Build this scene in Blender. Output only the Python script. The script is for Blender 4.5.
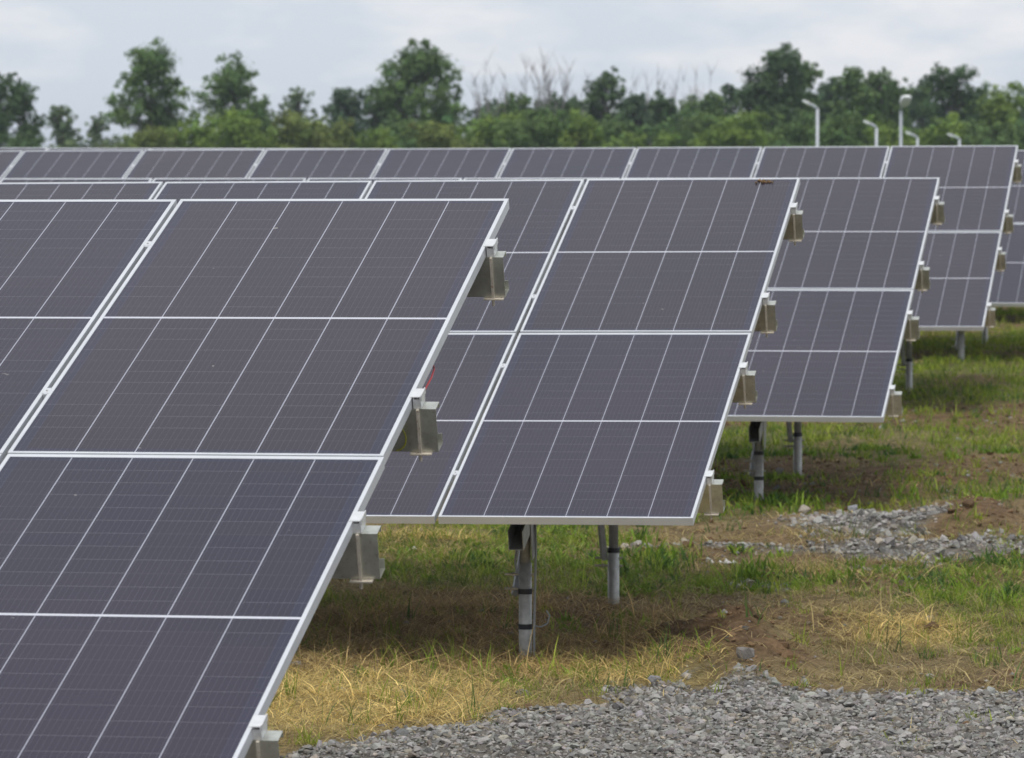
import bpy, math, random
import numpy as np
from mathutils import Matrix, Vector, noise as mnoise

scene = bpy.context.scene
for o in list(bpy.data.objects):
    bpy.data.objects.remove(o)
R = math.radians
rng = np.random.default_rng(11)
random.seed(7)

# ------------------------------------------------------------------ camera
F_PX = 4674.4
PITCH = 0.0457
CAM_Z = 2.2
cam = bpy.data.cameras.new('camera')
cam_o = bpy.data.objects.new('camera', cam)
scene.collection.objects.link(cam_o)
cam_o.location = (0, 0, CAM_Z)
cam_o.rotation_euler = (math.pi / 2 - PITCH, 0, 0)
cam.sensor_width = 36
cam.lens = F_PX / 1024 * 36
cam.clip_start = 0.5
cam.clip_end = 9000
cam.dof.use_dof = True
cam.dof.focus_distance = 17.0
cam.dof.aperture_fstop = 10.0
scene.camera = cam_o

# ------------------------------------------------------------------ sky and sun
SUN_EL, SUN_AZ = R(66), R(186)          # azimuth clockwise from +Y: the sun stands behind the camera
world = bpy.data.worlds.new('World')
scene.world = world
world.use_nodes = True
nt = world.node_tree
nt.nodes.clear()
def N(tree, typ, **kw):
    n = tree.nodes.new(typ)
    for k, v in kw.items():
        setattr(n, k, v)
    return n
wo = N(nt, 'ShaderNodeOutputWorld')
bg = N(nt, 'ShaderNodeBackground')
sky = N(nt, 'ShaderNodeTexSky', sky_type='NISHITA', sun_disc=False)
sky.sun_elevation = SUN_EL
sky.sun_rotation = SUN_AZ
sky.dust_density = 3.0
sky.air_density = 1.0
tc = N(nt, 'ShaderNodeTexCoord')
mp = N(nt, 'ShaderNodeMapping')
mp.inputs['Scale'].default_value = (24, 24, 75)
mp.inputs['Location'].default_value = (3.1, 1.7, 0.4)
nz = N(nt, 'ShaderNodeTexNoise')
nz.inputs['Scale'].default_value = 1.0
nz.inputs['Detail'].default_value = 5
nz.inputs['Roughness'].default_value = 0.55
cr = N(nt, 'ShaderNodeValToRGB')
cr.color_ramp.elements[0].position = 0.46
cr.color_ramp.elements[0].color = (6.1, 6.65, 7.4, 1)
cr.color_ramp.elements[1].position = 0.66
cr.color_ramp.elements[1].color = (7.75, 7.85, 8.15, 1)
mx = N(nt, 'ShaderNodeMix', data_type='RGBA')
mx.inputs[0].default_value = 0.9
nt.links.new(tc.outputs['Generated'], mp.inputs[0])
nt.links.new(mp.outputs[0], nz.inputs['Vector'])
nt.links.new(nz.outputs[0], cr.inputs[0])
nt.links.new(sky.outputs[0], mx.inputs[6])
nt.links.new(cr.outputs[0], mx.inputs[7])
nt.links.new(mx.outputs[2], bg.inputs[0])
bg.inputs[1].default_value = 0.102
nt.links.new(bg.outputs[0], wo.inputs[0])

sun = bpy.data.lights.new('sun', 'SUN')
sun.energy = 1.5
sun.angle = R(18)
sun.color = (1.0, 0.955, 0.88)
sun_o = bpy.data.objects.new('sun', sun)
scene.collection.objects.link(sun_o)
sd = Vector((math.sin(SUN_AZ) * math.cos(SUN_EL), math.cos(SUN_AZ) * math.cos(SUN_EL), math.sin(SUN_EL)))
sun_o.rotation_euler = sd.to_track_quat('Z', 'Y').to_euler()
sun_o.location = (0, -10, 30)

vs = scene.view_settings
vs.view_transform = 'Standard'
vs.look = 'None'
vs.exposure = 0.22
vs.gamma = 1.0
vs.use_curve_mapping = False

# ------------------------------------------------------------------ helpers
def link(o, parent=None):
    scene.collection.objects.link(o)
    if parent is not None:
        o.parent = parent
    return o

def tag(o, label=None, cat=None, group=None, kind=None):
    if label: o['label'] = label
    if cat: o['category'] = cat
    if group: o['group'] = group
    if kind: o['kind'] = kind
    return o

def empty(name, loc):
    o = bpy.data.objects.new(name, None)
    o.location = loc
    o.empty_display_size = 0.2
    return link(o)

class MB:
    """collects vertices and faces for one mesh"""
    def __init__(s):
        s.v, s.f = [], []
    def box(s, x0, x1, y0, y1, z0, z1):
        b = len(s.v)
        s.v += [(x0, y0, z0), (x1, y0, z0), (x1, y1, z0), (x0, y1, z0), (x0, y0, z1), (x1, y0, z1), (x1, y1, z1), (x0, y1, z1)]
        s.f += [(b, b+3, b+2, b+1), (b+4, b+5, b+6, b+7), (b, b+1, b+5, b+4), (b+1, b+2, b+6, b+5), (b+2, b+3, b+7, b+6), (b+3, b, b+4, b+7)]
        return s
    def tube(s, pts, rads, seg=8, cap=True):
        pts = [Vector(p) for p in pts]
        if not hasattr(rads, '__len__'):
            rads = [rads] * len(pts)
        rings = []
        ref = Vector((0.31, 0.9, 0.17)).normalized()
        for i, p in enumerate(pts):
            t = (pts[min(i+1, len(pts)-1)] - pts[max(i-1, 0)]).normalized()
            a = t.cross(ref)
            if a.length < 1e-3: a = t.cross(Vector((1, 0, 0)))
            a.normalize(); c = t.cross(a)
            b = len(s.v)
            for k in range(seg):
                w = 2 * math.pi * k / seg
                q = p + (a * math.cos(w) + c * math.sin(w)) * rads[i]
                s.v.append(tuple(q))
            rings.append(b)
        for i in range(len(rings) - 1):
            for k in range(seg):
                k2 = (k + 1) % seg
                s.f.append((rings[i]+k, rings[i]+k2, rings[i+1]+k2, rings[i+1]+k))
        if cap:
            s.f.append(tuple(rings[0]+k for k in range(seg))[::-1])
            s.f.append(tuple(rings[-1]+k for k in range(seg)))
        return s
    def extrude(s, prof, x0, x1):
        """closed profile of (y,z) points swept along x"""
        b = len(s.v); n = len(prof)
        for x in (x0, x1):
            for (y, z) in prof: s.v.append((x, y, z))
        for i in range(n):
            j = (i + 1) % n
            s.f.append((b+i, b+j, b+n+j, b+n+i))
        s.f.append(tuple(b+i for i in range(n))[::-1])
        s.f.append(tuple(b+n+i for i in range(n)))
        return s
    def build(s, name, mat, parent=None, smooth=False, bevel=0):
        me = bpy.data.meshes.new(name)
        me.from_pydata(s.v, [], s.f)
        me.materials.append(mat)
        if smooth:
            me.polygons.foreach_set('use_smooth', [True] * len(me.polygons))
        me.update()
        o = bpy.data.objects.new(name, me)
        link(o, parent)
        if bevel:
            m = o.modifiers.new('bevel', 'BEVEL'); m.width = bevel; m.segments = 2; m.limit_method = 'ANGLE'
        return o

def np_mesh(name, verts, faces, mat, attr=None, smooth=False, parent=None):
    """verts (n,3), faces (m,k) all the same size k, attr: per-vertex colour (n,3)"""
    me = bpy.data.meshes.new(name)
    n, m, k = len(verts), len(faces), faces.shape[1]
    me.vertices.add(n)
    me.vertices.foreach_set('co', verts.astype(np.float32).ravel())
    me.loops.add(m * k)
    me.loops.foreach_set('vertex_index', faces.astype(np.int32).ravel())
    me.polygons.add(m)
    me.polygons.foreach_set('loop_start', (np.arange(m) * k).astype(np.int32))
    me.polygons.foreach_set('use_smooth', np.broadcast_to(np.asarray(smooth, bool), (m,)).copy())
    if attr is not None:
        a = me.color_attributes.new('tone', 'FLOAT_COLOR', 'POINT')
        c = np.ones((n, 4), np.float32); c[:, :attr.shape[1]] = attr
        a.data.foreach_set('color', c.ravel())
    me.materials.append(mat)
    me.update(calc_edges=True)
    me.validate()
    return link(bpy.data.objects.new(name, me), parent)

_lat = rng.random((256, 256))
def vnoise(x, y):
    xi = np.floor(x).astype(int); yi = np.floor(y).astype(int)
    fx = x - xi; fy = y - yi
    fx = fx*fx*(3-2*fx); fy = fy*fy*(3-2*fy)
    a = _lat[xi % 256, yi % 256]; b = _lat[(xi+1) % 256, yi % 256]
    c = _lat[xi % 256, (yi+1) % 256]; d = _lat[(xi+1) % 256, (yi+1) % 256]
    return (a*(1-fx)+b*fx)*(1-fy) + (c*(1-fx)+d*fx)*fy
def fbm(x, y, o=4, s=1.0):
    t = 0; a = 1; w = 0
    for i in range(o):
        t = t + a * vnoise(x*s + 17.3*i, y*s + 9.1*i); w += a; a *= 0.5; s *= 2.1
    return t / w          # 0..1

# ------------------------------------------------------------------ materials
def mat(name):
    m = bpy.data.materials.new(name)
    m.use_nodes = True
    t = m.node_tree
    b = t.nodes['Principled BSDF']
    return m, t, b
def math_n(t, op, a, b=None, c=None):
    n = t.nodes.new('ShaderNodeMath'); n.operation = op
    for i, v in enumerate((a, b, c)):
        if v is None: continue
        if isinstance(v, (int, float)): n.inputs[i].default_value = v
        else: t.links.new(v, n.inputs[i])
    return n.outputs[0]
def mixc(t, fac, a, b, mode='MIX'):
    n = t.nodes.new('ShaderNodeMix'); n.data_type = 'RGBA'; n.blend_type = mode
    for idx, v in ((0, fac), (6, a), (7, b)):
        if isinstance(v, (int, float)): n.inputs[idx].default_value = v
        elif isinstance(v, tuple): n.inputs[idx].default_value = (*v, 1)
        else: t.links.new(v, n.inputs[idx])
    return n.outputs[2]
def noise_n(t, vec, scale, detail=4, rough=0.55):
    n = t.nodes.new('ShaderNodeTexNoise')
    n.inputs['Scale'].default_value = scale; n.inputs['Detail'].default_value = detail; n.inputs['Roughness'].default_value = rough
    if vec is not None: t.links.new(vec, n.inputs['Vector'])
    return n.outputs[0]
def ramp(t, fac, p0, p1, c0=(0, 0, 0), c1=(1, 1, 1)):
    n = t.nodes.new('ShaderNodeValToRGB')
    n.color_ramp.elements[0].position = p0; n.color_ramp.elements[0].color = (*c0, 1)
    n.color_ramp.elements[1].position = p1; n.color_ramp.elements[1].color = (*c1, 1)
    t.links.new(fac, n.inputs[0])
    return n.outputs[0]
def bump(t, b, h, strength, dist):
    n = t.nodes.new('ShaderNodeBump'); n.inputs['Strength'].default_value = strength; n.inputs['Distance'].default_value = dist
    t.links.new(h, n.inputs['Height']); t.links.new(n.outputs[0], b.inputs['Normal'])

# module size
MW, MH, GX, GY = 1.134, 2.278, 0.0174, 0.0216
PX, PY = MW + GX, MH + GY

def make_cell_mat():
    m, t, b = mat('photovoltaic_cells')
    tc = t.nodes.new('ShaderNodeTexCoord')
    sp = t.nodes.new('ShaderNodeSeparateXYZ'); t.links.new(tc.outputs['Object'], sp.inputs[0])
    oi = t.nodes.new('ShaderNodeObjectInfo')
    cw, ch = 0.183, 0.0925
    x = math_n(t, 'SUBTRACT', math_n(t, 'MULTIPLY', sp.outputs[0], -1), (MW - 6*cw) / 2)
    y = math_n(t, 'SUBTRACT', math_n(t, 'MULTIPLY', sp.outputs[1], -1), MH / 2)
    ya = math_n(t, 'ABSOLUTE', y)
    mid = math_n(t, 'LESS_THAN', ya, 0.0068)
    yr = math_n(t, 'SUBTRACT', ya, 0.0068)
    def lines(v, pitch, half):
        k = math_n(t, 'PINGPONG', v, pitch / 2)       # distance to the nearest multiple of the pitch
        return math_n(t, 'LESS_THAN', k, half)
    inx = math_n(t, 'MULTIPLY', math_n(t, 'GREATER_THAN', x, 0.03), math_n(t, 'LESS_THAN', x, 6*cw - 0.03))
    col = math_n(t, 'MULTIPLY', lines(x, cw, 0.0017), inx)
    row = lines(yr, ch, 0.0009)
    bus = lines(math_n(t, 'ADD', x, 0.00915), 0.0183, 0.0006)
    fing = lines(yr, 0.00925, 0.0011)
    ix = math_n(t, 'FLOOR', math_n(t, 'DIVIDE', x, cw)); iy = math_n(t, 'FLOOR', math_n(t, 'DIVIDE', y, ch))
    cv = t.nodes.new('ShaderNodeCombineXYZ')
    t.links.new(ix, cv.inputs[0]); t.links.new(iy, cv.inputs[1]); t.links.new(math_n(t, 'MULTIPLY', oi.outputs['Random'], 97), cv.inputs[2])
    wn = t.nodes.new('ShaderNodeTexWhiteNoise'); t.links.new(cv.outputs[0], wn.inputs['Vector'])
    cell = mixc(t, wn.outputs[0], (0.007, 0.006, 0.021), (0.012, 0.009, 0.022))
    cell = mixc(t, math_n(t, 'MULTIPLY', oi.outputs['Random'], 0.8), cell, (0.021, 0.0125, 0.019))
    # blue tint in the cells next to the frame
    ex = math_n(t, 'MINIMUM', math_n(t, 'ABSOLUTE', x), math_n(t, 'ABSOLUTE', math_n(t, 'SUBTRACT', 6*cw, x)))
    edge = math_n(t, 'LESS_THAN', math_n(t, 'MINIMUM', ex, math_n(t, 'SUBTRACT', MH/2 - 0.012, ya)), 0.03)
    cell = mixc(t, math_n(t, 'MULTIPLY', edge, 0.6), cell, (0.014, 0.016, 0.045))
    c = mixc(t, math_n(t, 'MULTIPLY', bus, 0.11), cell, (0.42, 0.42, 0.45))
    c = mixc(t, math_n(t, 'MULTIPLY', row, math_n(t, 'ADD', 0.07, math_n(t, 'MULTIPLY', math_n(t, 'LESS_THAN', wn.outputs[0], 0.6), 0.17))), c, (0.48, 0.48, 0.52))
    c = mixc(t, col, c, (0.40, 0.41, 0.47))
    c = mixc(t, mid, c, (0.62, 0.63, 0.68))
    # dust, dried drops and a painted sky-reflection tint on the glass
    geo = t.nodes.new('ShaderNodeNewGeometry')
    n1 = noise_n(t, geo.outputs['Position'], 1.3, 5)
    n2 = noise_n(t, geo.outputs['Position'], 34, 3, 0.6)
    dust = math_n(t, 'ADD', math_n(t, 'MULTIPLY', n1, 0.03), math_n(t, 'MULTIPLY', n2, 0.015))
    c = mixc(t, dust, c, (0.28, 0.24, 0.26))
    n5 = noise_n(t, geo.outputs['Position'], 0.55, 2)  # broad tint put into the colour for uneven sky reflection
    c = mixc(t, math_n(t, 'MULTIPLY', ramp(t, n5, 0.42, 0.62), 0.06), c, (0.15, 0.10, 0.13))
    n3 = noise_n(t, geo.outputs['Position'], 21, 2, 0.5)
    spot = ramp(t, n3, 0.765, 0.80)
    c = mixc(t, math_n(t, 'MULTIPLY', spot, 0.35), c, (0.5, 0.47, 0.42))
    t.links.new(c, b.inputs['Base Color'])
    r = math_n(t, 'ADD', 0.16, math_n(t, 'MULTIPLY', n1, 0.16))
    t.links.new(r, b.inputs['Roughness'])
    b.inputs['IOR'].default_value = 1.33
    b.inputs['Specular Tint'].default_value = (0.97, 0.93, 1.0, 1)
    return m

def metal(name, col, rough, metallic=0.0, var=0.08, scale=9.0, stain=None):
    m, t, b = mat(name)
    geo = t.nodes.new('ShaderNodeNewGeometry')
    n = noise_n(t, geo.outputs['Position'], scale, 5, 0.6)
    lo = tuple(c*(1-var) for c in col); hi = tuple(min(1, c*(1+var)) for c in col)
    c = ramp(t, n, 0.3, 0.7, lo, hi)
    if stain:
        n2 = noise_n(t, geo.outputs['Position'], scale*2.3, 5, 0.65)
        c = mixc(t, ramp(t, n2, 0.56, 0.70), c, stain)
    t.links.new(c, b.inputs['Base Color'])
    b.inputs['Metallic'].default_value = metallic
    t.links.new(math_n(t, 'ADD', rough - 0.06, math_n(t, 'MULTIPLY', n, 0.14)), b.inputs['Roughness'])
    bump(t, b, n, 0.12, 0.002)
    return m

M = {}
M['cells'] = make_cell_mat()
M['frame'] = metal('anodised_aluminium', (0.70, 0.71, 0.73), 0.42, 0.35, 0.06, 5)
M['clamp'] = metal('clamp_aluminium', (0.78, 0.78, 0.77), 0.38, 0.4, 0.08, 30)
M['galv'] = metal('galvanised_sheet', (0.62, 0.62, 0.55), 0.34, 0.8, 0.16, 22, (0.44, 0.43, 0.36))
M['galv_dark'] = metal('weathered_zinc', (0.42, 0.43, 0.44), 0.5, 0.5, 0.25, 16)
M['post'] = metal('galvanised_pipe', (0.42, 0.415, 0.39), 0.5, 0.35, 0.22, 26, (0.30, 0.31, 0.31))
M['bolt'] = metal('zinc_bolt', (0.52, 0.50, 0.46), 0.4, 0.5, 0.1, 40, (0.30, 0.20, 0.12))
M['strap_steel'] = metal('rusty_zinc_strip', (0.62, 0.56, 0.47), 0.55, 0.1, 0.15, 45, (0.30, 0.19, 0.11))
M['strap'] = metal('black_rubber', (0.02, 0.02, 0.022), 0.6)
M['red'] = metal('red_wire', (0.40, 0.03, 0.035), 0.5)
M['yellow'] = metal('yellow_green_wire', (0.38, 0.38, 0.03), 0.5)
M['grey_wire'] = metal('grey_conduit', (0.28, 0.29, 0.29), 0.6)
M['lamp'] = metal('grey_painted_steel', (0.58, 0.61, 0.66), 0.5, 0.0, 0.04)
M['lamp_w'] = metal('white_plastic', (0.82, 0.84, 0.85), 0.4, 0.0, 0.03)

def tone_mat(name, rough=0.85, bumpy=None, spec=0.3, trans=0.0, noise_amt=0.0, nscale=60):
    m, t, b = mat(name)
    a = t.nodes.new('ShaderNodeVertexColor'); a.layer_name = 'tone'
    c = a.outputs[0]
    geo = t.nodes.new('ShaderNodeNewGeometry')
    if noise_amt:
        n = noise_n(t, geo.outputs['Position'], nscale, 8, 0.78)
        n = math_n(t, 'MAXIMUM', math_n(t, 'ADD', 1 - 1.5*noise_amt, math_n(t, 'MULTIPLY', n, 3*noise_amt)), 0.15)
        cc = t.nodes.new('ShaderNodeVectorMath'); cc.operation = 'SCALE'
        t.links.new(c, cc.inputs[0]); t.links.new(n, cc.inputs['Scale'])
        c = cc.outputs[0]
    t.links.new(c, b.inputs['Base Color'])
    b.inputs['Roughness'].default_value = rough
    b.inputs['Specular IOR Level'].default_value = spec
    if bumpy:
        n = noise_n(t, geo.outputs['Position'], bumpy[0], 6, 0.65)
        bump(t, b, n, bumpy[1], bumpy[2])
    if trans:
        tr = t.nodes.new('ShaderNodeBsdfTranslucent'); t.links.new(c, tr.inputs[0])
        mxs = t.nodes.new('ShaderNodeMixShader'); mxs.inputs[0].default_value = trans
        out = t.nodes['Material Output']
        t.links.new(b.outputs[0], mxs.inputs[1]); t.links.new(tr.outputs[0], mxs.inputs[2]); t.links.new(mxs.outputs[0], out.inputs[0])
    return m
M['ground'] = tone_mat('soil_and_litter', 0.95, (40, 1.0, 0.04), 0.12, 0, 1.0, 13)
M['stone'] = tone_mat('crushed_stone', 0.95, (120, 0.8, 0.008), 0.15, 0, 0.45, 70)
M['blade'] = tone_mat('grass_blades', 0.7, None, 0.25, 0.3)
M['leaf'] = tone_mat('tree_leaves', 0.75, None, 0.2, 0.25)
M['bark'] = metal('bark', (0.13, 0.12, 0.11), 0.9, 0, 0.3, 8)
M['bark_pale'] = metal('bare_grey_wood', (0.27, 0.25, 0.25), 0.9, 0, 0.2, 8)
M['crumb'] = metal('dry_brown_litter', (0.20, 0.12, 0.05), 0.9, 0, 0.4, 60)
M['paper'] = metal('white_litter', (0.75, 0.73, 0.68), 0.8, 0, 0.1, 20)

# ------------------------------------------------------------------ terrain
def base_h(Y):
    return np.interp(Y, [-50, 14, 26, 30, 41, 50, 62, 110, 200, 9000], [0, 0, 0, .11, .27, .41, .45, -1.3, -2.0, -30])
def ray_dir(px, py):
    v = ((px-512)/F_PX, 1.0, (379-py)/F_PX)
    c, s = math.cos(PITCH), math.sin(PITCH)
    return (v[0], v[1]*c + v[2]*s, -v[1]*s + v[2]*c)
def G(px, py):
    """ground point that a photo pixel looks at"""
    r = ray_dir(px, py); z = 0.0
    for _ in range(30):
        tt = (z - CAM_Z) / r[2]
        Y = r[1]*tt; z = 0.5*z + 0.5*float(base_h(Y))
    return r[0]*tt, Y
def patch(px, py, w, h):
    x, y = G(px, py); x2, _ = G(px + w/2, py)
    _, ya = G(px, py - h/2); _, yb = G(px, py + h/2)
    return x, y, abs(x2-x), abs(ya-yb)/2
def ell(X, Y, P, soft=0.35):
    x, y, rx, ry = P
    d = np.sqrt(((X-x)/rx)**2 + ((Y-y)/ry)**2)
    return np.clip((1 + soft/2 - d)/soft, 0, 1)

edge_px = [(200, 772), (268, 756), (300, 746), (400, 731), (480, 716), (560, 704), (610, 698), (650, 690), (700, 688), (780, 690), (860, 688), (940, 686), (1024, 686), (1150, 682)]
edge_w = np.array([G(*p) for p in edge_px])
def gravel_edge(X):
    return np.interp(X, edge_w[:, 0], edge_w[:, 1], left=edge_w[0, 1]-0.3)
P_PILE1 = patch(700, 684, 190, 14)
P_PILE2 = patch(862, 526, 150, 22)
P_STRIP = patch(935, 550, 360, 17)
P_STRIP2 = patch(700, 545, 170, 14)
P_TRACK = patch(860, 553, 460, 60)
P_MOUND1 = patch(722, 652, 140, 46)
P_MOUND2 = patch(978, 520, 95, 32)
P_STONES = patch(745, 583, 60, 10)
P_BROWN_SHADE = patch(480, 628, 520, 84)  # brown straw, with shade under the array partly put into its colour
P_BROWN_SHADE3 = patch(800, 476, 260, 52)  # shade under the third array, painted as brown soil colour
P_BARE = [patch(640, 650, 60, 14), patch(960, 415, 120, 26), patch(870, 588, 90, 12), patch(990, 460, 150, 24), patch(740, 545, 80, 18), patch(700, 610, 90, 30), patch(960, 380, 80, 14), patch(620, 640, 120, 20)]
P_GREEN = [patch(470, 690, 120, 18), patch(770, 668, 60, 10), patch(900, 650, 260, 50), patch(760, 662, 90, 16), patch(430, 560, 260, 46), patch(650, 575, 200, 34), patch(940, 610, 190, 60), patch(830, 655, 150, 40), patch(980, 650, 140, 50), patch(900, 430, 260, 50), patch(930, 350, 220, 60), patch(760, 440, 160, 24), patch(840, 553, 60, 10), patch(340, 690, 60, 30)]
P_STRAW = [patch(360, 690, 260, 60), patch(440, 530, 150, 16), patch(600, 668, 260, 26), patch(650, 655, 90, 20), patch(900, 625, 170, 26)]

def weights(X, Y):
    """gravel, soil, green, straw-brown (partly painted shade), straw-yellow weights 0..1 at world points"""
    wob = (fbm(X, Y, 4, 1.6) - 0.5)
    wx, wy = X + wob*0.5, Y + (fbm(X+31, Y+5, 4, 1.3) - 0.5)*1.1
    gravel = np.clip((gravel_edge(X) - Y + wob*0.5)/0.18 + 0.5, 0, 1)
    gravel = np.maximum(gravel, ell(X, wy, P_PILE1, 0.3) * (fbm(X, Y, 2, 5) > 0.3))
    g2 = np.maximum.reduce([ell(wx, wy, P_PILE2, 0.5), ell(wx, wy, P_STRIP, 0.8)*np.clip((fbm(X, Y, 3, 2.2)-0.25)*6, 0, 1),
                            ell(wx, wy, P_STRIP2, 0.9)*np.clip((fbm(X, Y, 3, 2.2)-0.4)*5, 0, 1), ell(wx, wy, P_STONES, 0.6)*0.8])
    gravel = np.maximum(gravel, g2)
    soil = np.maximum.reduce([ell(wx, wy, P_MOUND1, 0.4), ell(wx, wy, P_MOUND2, 0.4), ell(wx, wy, P_TRACK, 0.5)*0.75, ell(wx, wy, P_BROWN_SHADE3, 0.6)*0.85]
                             + [ell(wx, wy, p, 0.8)*0.75 for p in P_BARE])
    patchn = fbm(X + 70, Y + 3, 4, 0.55)
    soil = np.maximum(soil, np.clip((patchn - 0.545)*9, 0, 0.85))
    green = np.maximum.reduce([ell(wx, wy, p, 0.9) for p in P_GREEN])
    gn = fbm(X + 11, Y + 45, 4, 0.8)
    green = np.clip(green*0.9*np.clip((gn-0.36)*5, 0, 1) + np.clip((gn - 0.46)*5, 0, 0.85) + np.clip((Y-31)/10, 0, 0.45), 0, 1)
    brown = ell(wx, wy, P_BROWN_SHADE, 0.5)
    yellow = np.clip(np.maximum.reduce([ell(wx, wy, p, 0.7) for p in P_STRAW]) + np.clip((fbm(X+5, Y+88, 3, 0.9)-0.56)*3, 0, 0.6), 0, 1)
    green = green * (1 - 0.7*brown) * (1 - 0.55*yellow*(Y < 30))
    return gravel, soil*(1-gravel), green, brown, yellow

def height(X, Y):
    h = base_h(Y)
    near = np.clip((90 - Y)/40, 0, 1)
    h = h + near*((fbm(X, Y, 4, 0.45) - 0.5)*0.07 + (fbm(X+9, Y+9, 4, 3.1) - 0.5)*0.06 - 0.03)
    h = h + 0.022*ell(X, Y, P_PILE1, 1.0) + 0.07*ell(X, Y, P_PILE2, 1.4)*(0.5+0.7*fbm(X, Y, 2, 3)) + 0.06*ell(X, Y, P_STRIP, 1.4)
    h = h + 0.13*ell(X, Y, P_MOUND1, 0.9)*(0.1+1.8*fbm(X, Y, 4, 6)) + 0.12*ell(X, Y, P_MOUND2, 1.2)
    return h

def axis(lo, hi, step, a, b, grow=1.13):
    v = list(np.arange(lo, hi, step)); s = step
    x = hi
    while x < b: v.append(x); s *= grow; x += s
    v.append(b); s = step; x = lo - step
    w = []
    while x > a: w.append(x); s *= grow; x -= s
    w.append(a)
    return np.array(w[::-1] + v)
gx = axis(-2.6, 8.0, 0.055, -7000, 7000, 1.16)
gy1 = axis(15.5, 31, 0.055, -60, 31, 1.16)
gy = np.concatenate([gy1[:-1], np.arange(31, 64, 0.14), axis(64, 66, 0.4, 64, 8500, 1.12)[1:]])
gy = np.unique(np.round(gy, 4))
XX, YY = np.meshgrid(gx, gy, indexing='ij')
ZZ = height(XX, YY)
gr, so, ge, br, ye = weights(XX, YY)
fine = fbm(XX+3, YY+7, 4, 7.0)[..., None]
c_soil = np.array([0.20, 0.128, 0.072]) * (0.65 + 0.7*fine)
c_str = np.array([0.27, 0.20, 0.105]) * (0.6 + 0.8*fine)
c_yel = np.array([0.34, 0.26, 0.125]) * (0.6 + 0.8*fine)
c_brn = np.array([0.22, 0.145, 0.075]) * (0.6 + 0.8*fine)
c_grn = np.array([0.13, 0.15, 0.045]) * (0.6 + 0.8*fine)
c_grv = np.array([0.20, 0.18, 0.155]) * (0.6 + 0.8*fine)
C = c_str
C = C*(1-ye[..., None]) + c_yel*ye[..., None]
C = C*(1-0.8*ge[..., None]) + c_grn*0.8*ge[..., None]
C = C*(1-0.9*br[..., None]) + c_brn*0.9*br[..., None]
C = C*(1-so[..., None]) + c_soil*so[..., None]
C = C*(1-gr[..., None]) + c_grv*gr[..., None]
far = np.clip((YY-70)/60, 0, 1)[..., None]
C = C*(1-far) + np.array([0.06, 0.085, 0.03])*far
nxg, nyg = XX.shape
idx = np.arange(nxg*nyg).reshape(nxg, nyg)
faces = np.stack([idx[:-1, :-1], idx[1:, :-1], idx[1:, 1:], idx[:-1, 1:]], -1).reshape(-1, 4)
ground = np_mesh('ground', np.stack([XX, YY, ZZ], -1).reshape(-1, 3), faces, M['ground'], C.reshape(-1, 3), True)
tag(ground, kind='structure')

# ------------------------------------------------------------------ solar arrays
# every row: top right corner, direction to the left along the row, direction down the slope (measured)
ROWS = [
 ((-0.00994, 15.74336, -0.11265), (-0.98541, 0.17018, -0.00254), (-0.16028, -0.93289, -0.32252)),
 ((1.51861, 24.67324, -0.06624), (-0.98539, 0.17018, -0.0066), (-0.15899, -0.93312, -0.32251)),
 ((3.04135, 33.2707, -0.08742), (-0.98541, 0.17018, -0.00134), (-0.16066, -0.93283, -0.32252)),
 ((4.53138, 41.93106, 0.17689), (-0.9854, 0.17018, -0.00437), (-0.1597, -0.93299, -0.32252)),
 ((6.30572, 48.85587, 0.15452), (-0.98541, 0.17018, 0.00303), (-0.16205, -0.93259, -0.32252)),
 ((7.85, 57.3, 0.13), (-0.98541, 0.17018, 0.00303), (-0.16205, -0.93259, -0.32252)),
]
PURLIN_V = (0.48, 1.82, 2.77, 4.11)     # down-slope position of the four purlins
TOPZ = -0.035                            # underside of the module frames

def panel_proto():
    m = MB()
    m.box(-MW+0.0028, -0.0028, -MH+0.0028, -0.0028, -0.0062, -0.0016)
    g = m.build('solar_panel', M['cells'])
    f = MB()
    lip, wl, dp = 0.0125, 0.0022, 0.035
    for (x0, x1) in ((-MW, -MW+lip), (-lip, 0)):
        f.box(x0, x1, -MH, 0, -0.0014, 0)
    for (y0, y1) in ((-MH, -MH+lip), (-0.021, 0)):
        f.box(-MW+lip, -lip, y0, y1, -0.0014, 0)
    for (x0, x1) in ((-MW, -MW+wl), (-wl, 0)):
        f.box(x0, x1, -MH, 0, -dp, -0.0014)
    for (y0, y1) in ((-MH, -MH+wl), (-wl, 0)):
        f.box(-MW+wl, -wl, y0, y1, -dp, -0.0014)
    fl = 0.026
    for (x0, x1) in ((-MW+wl, -MW+fl), (-fl, -wl)):
        f.box(x0, x1, -MH+wl, -wl, -dp+0.0002, -dp+0.002)
    for (y0, y1) in ((-MH+wl, -MH+fl), (-fl, -wl)):
        f.box(-MW+fl, -fl, y0, y1, -dp+0.0002, -dp+0.002)
    fo = f.build('frame', M['frame'], g)
    return g

def purlin_profile(h=0.139, w=0.060, lip=0.018, t=0.0022):
    # C section: web on the downhill side, flanges running uphill; local y is uphill
    z1 = TOPZ - 0.0005; z0 = z1 - h
    return [(0, z0), (w+0.012, z0), (w+0.012, z0+0.032), (w+0.012-t, z0+0.032), (w+0.012-t, z0+t), (t, z0+t), (t, z1-t), (w-t, z1-t), (w-t, z1-lip), (w, z1-lip), (w, z1), (0, z1)]

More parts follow.
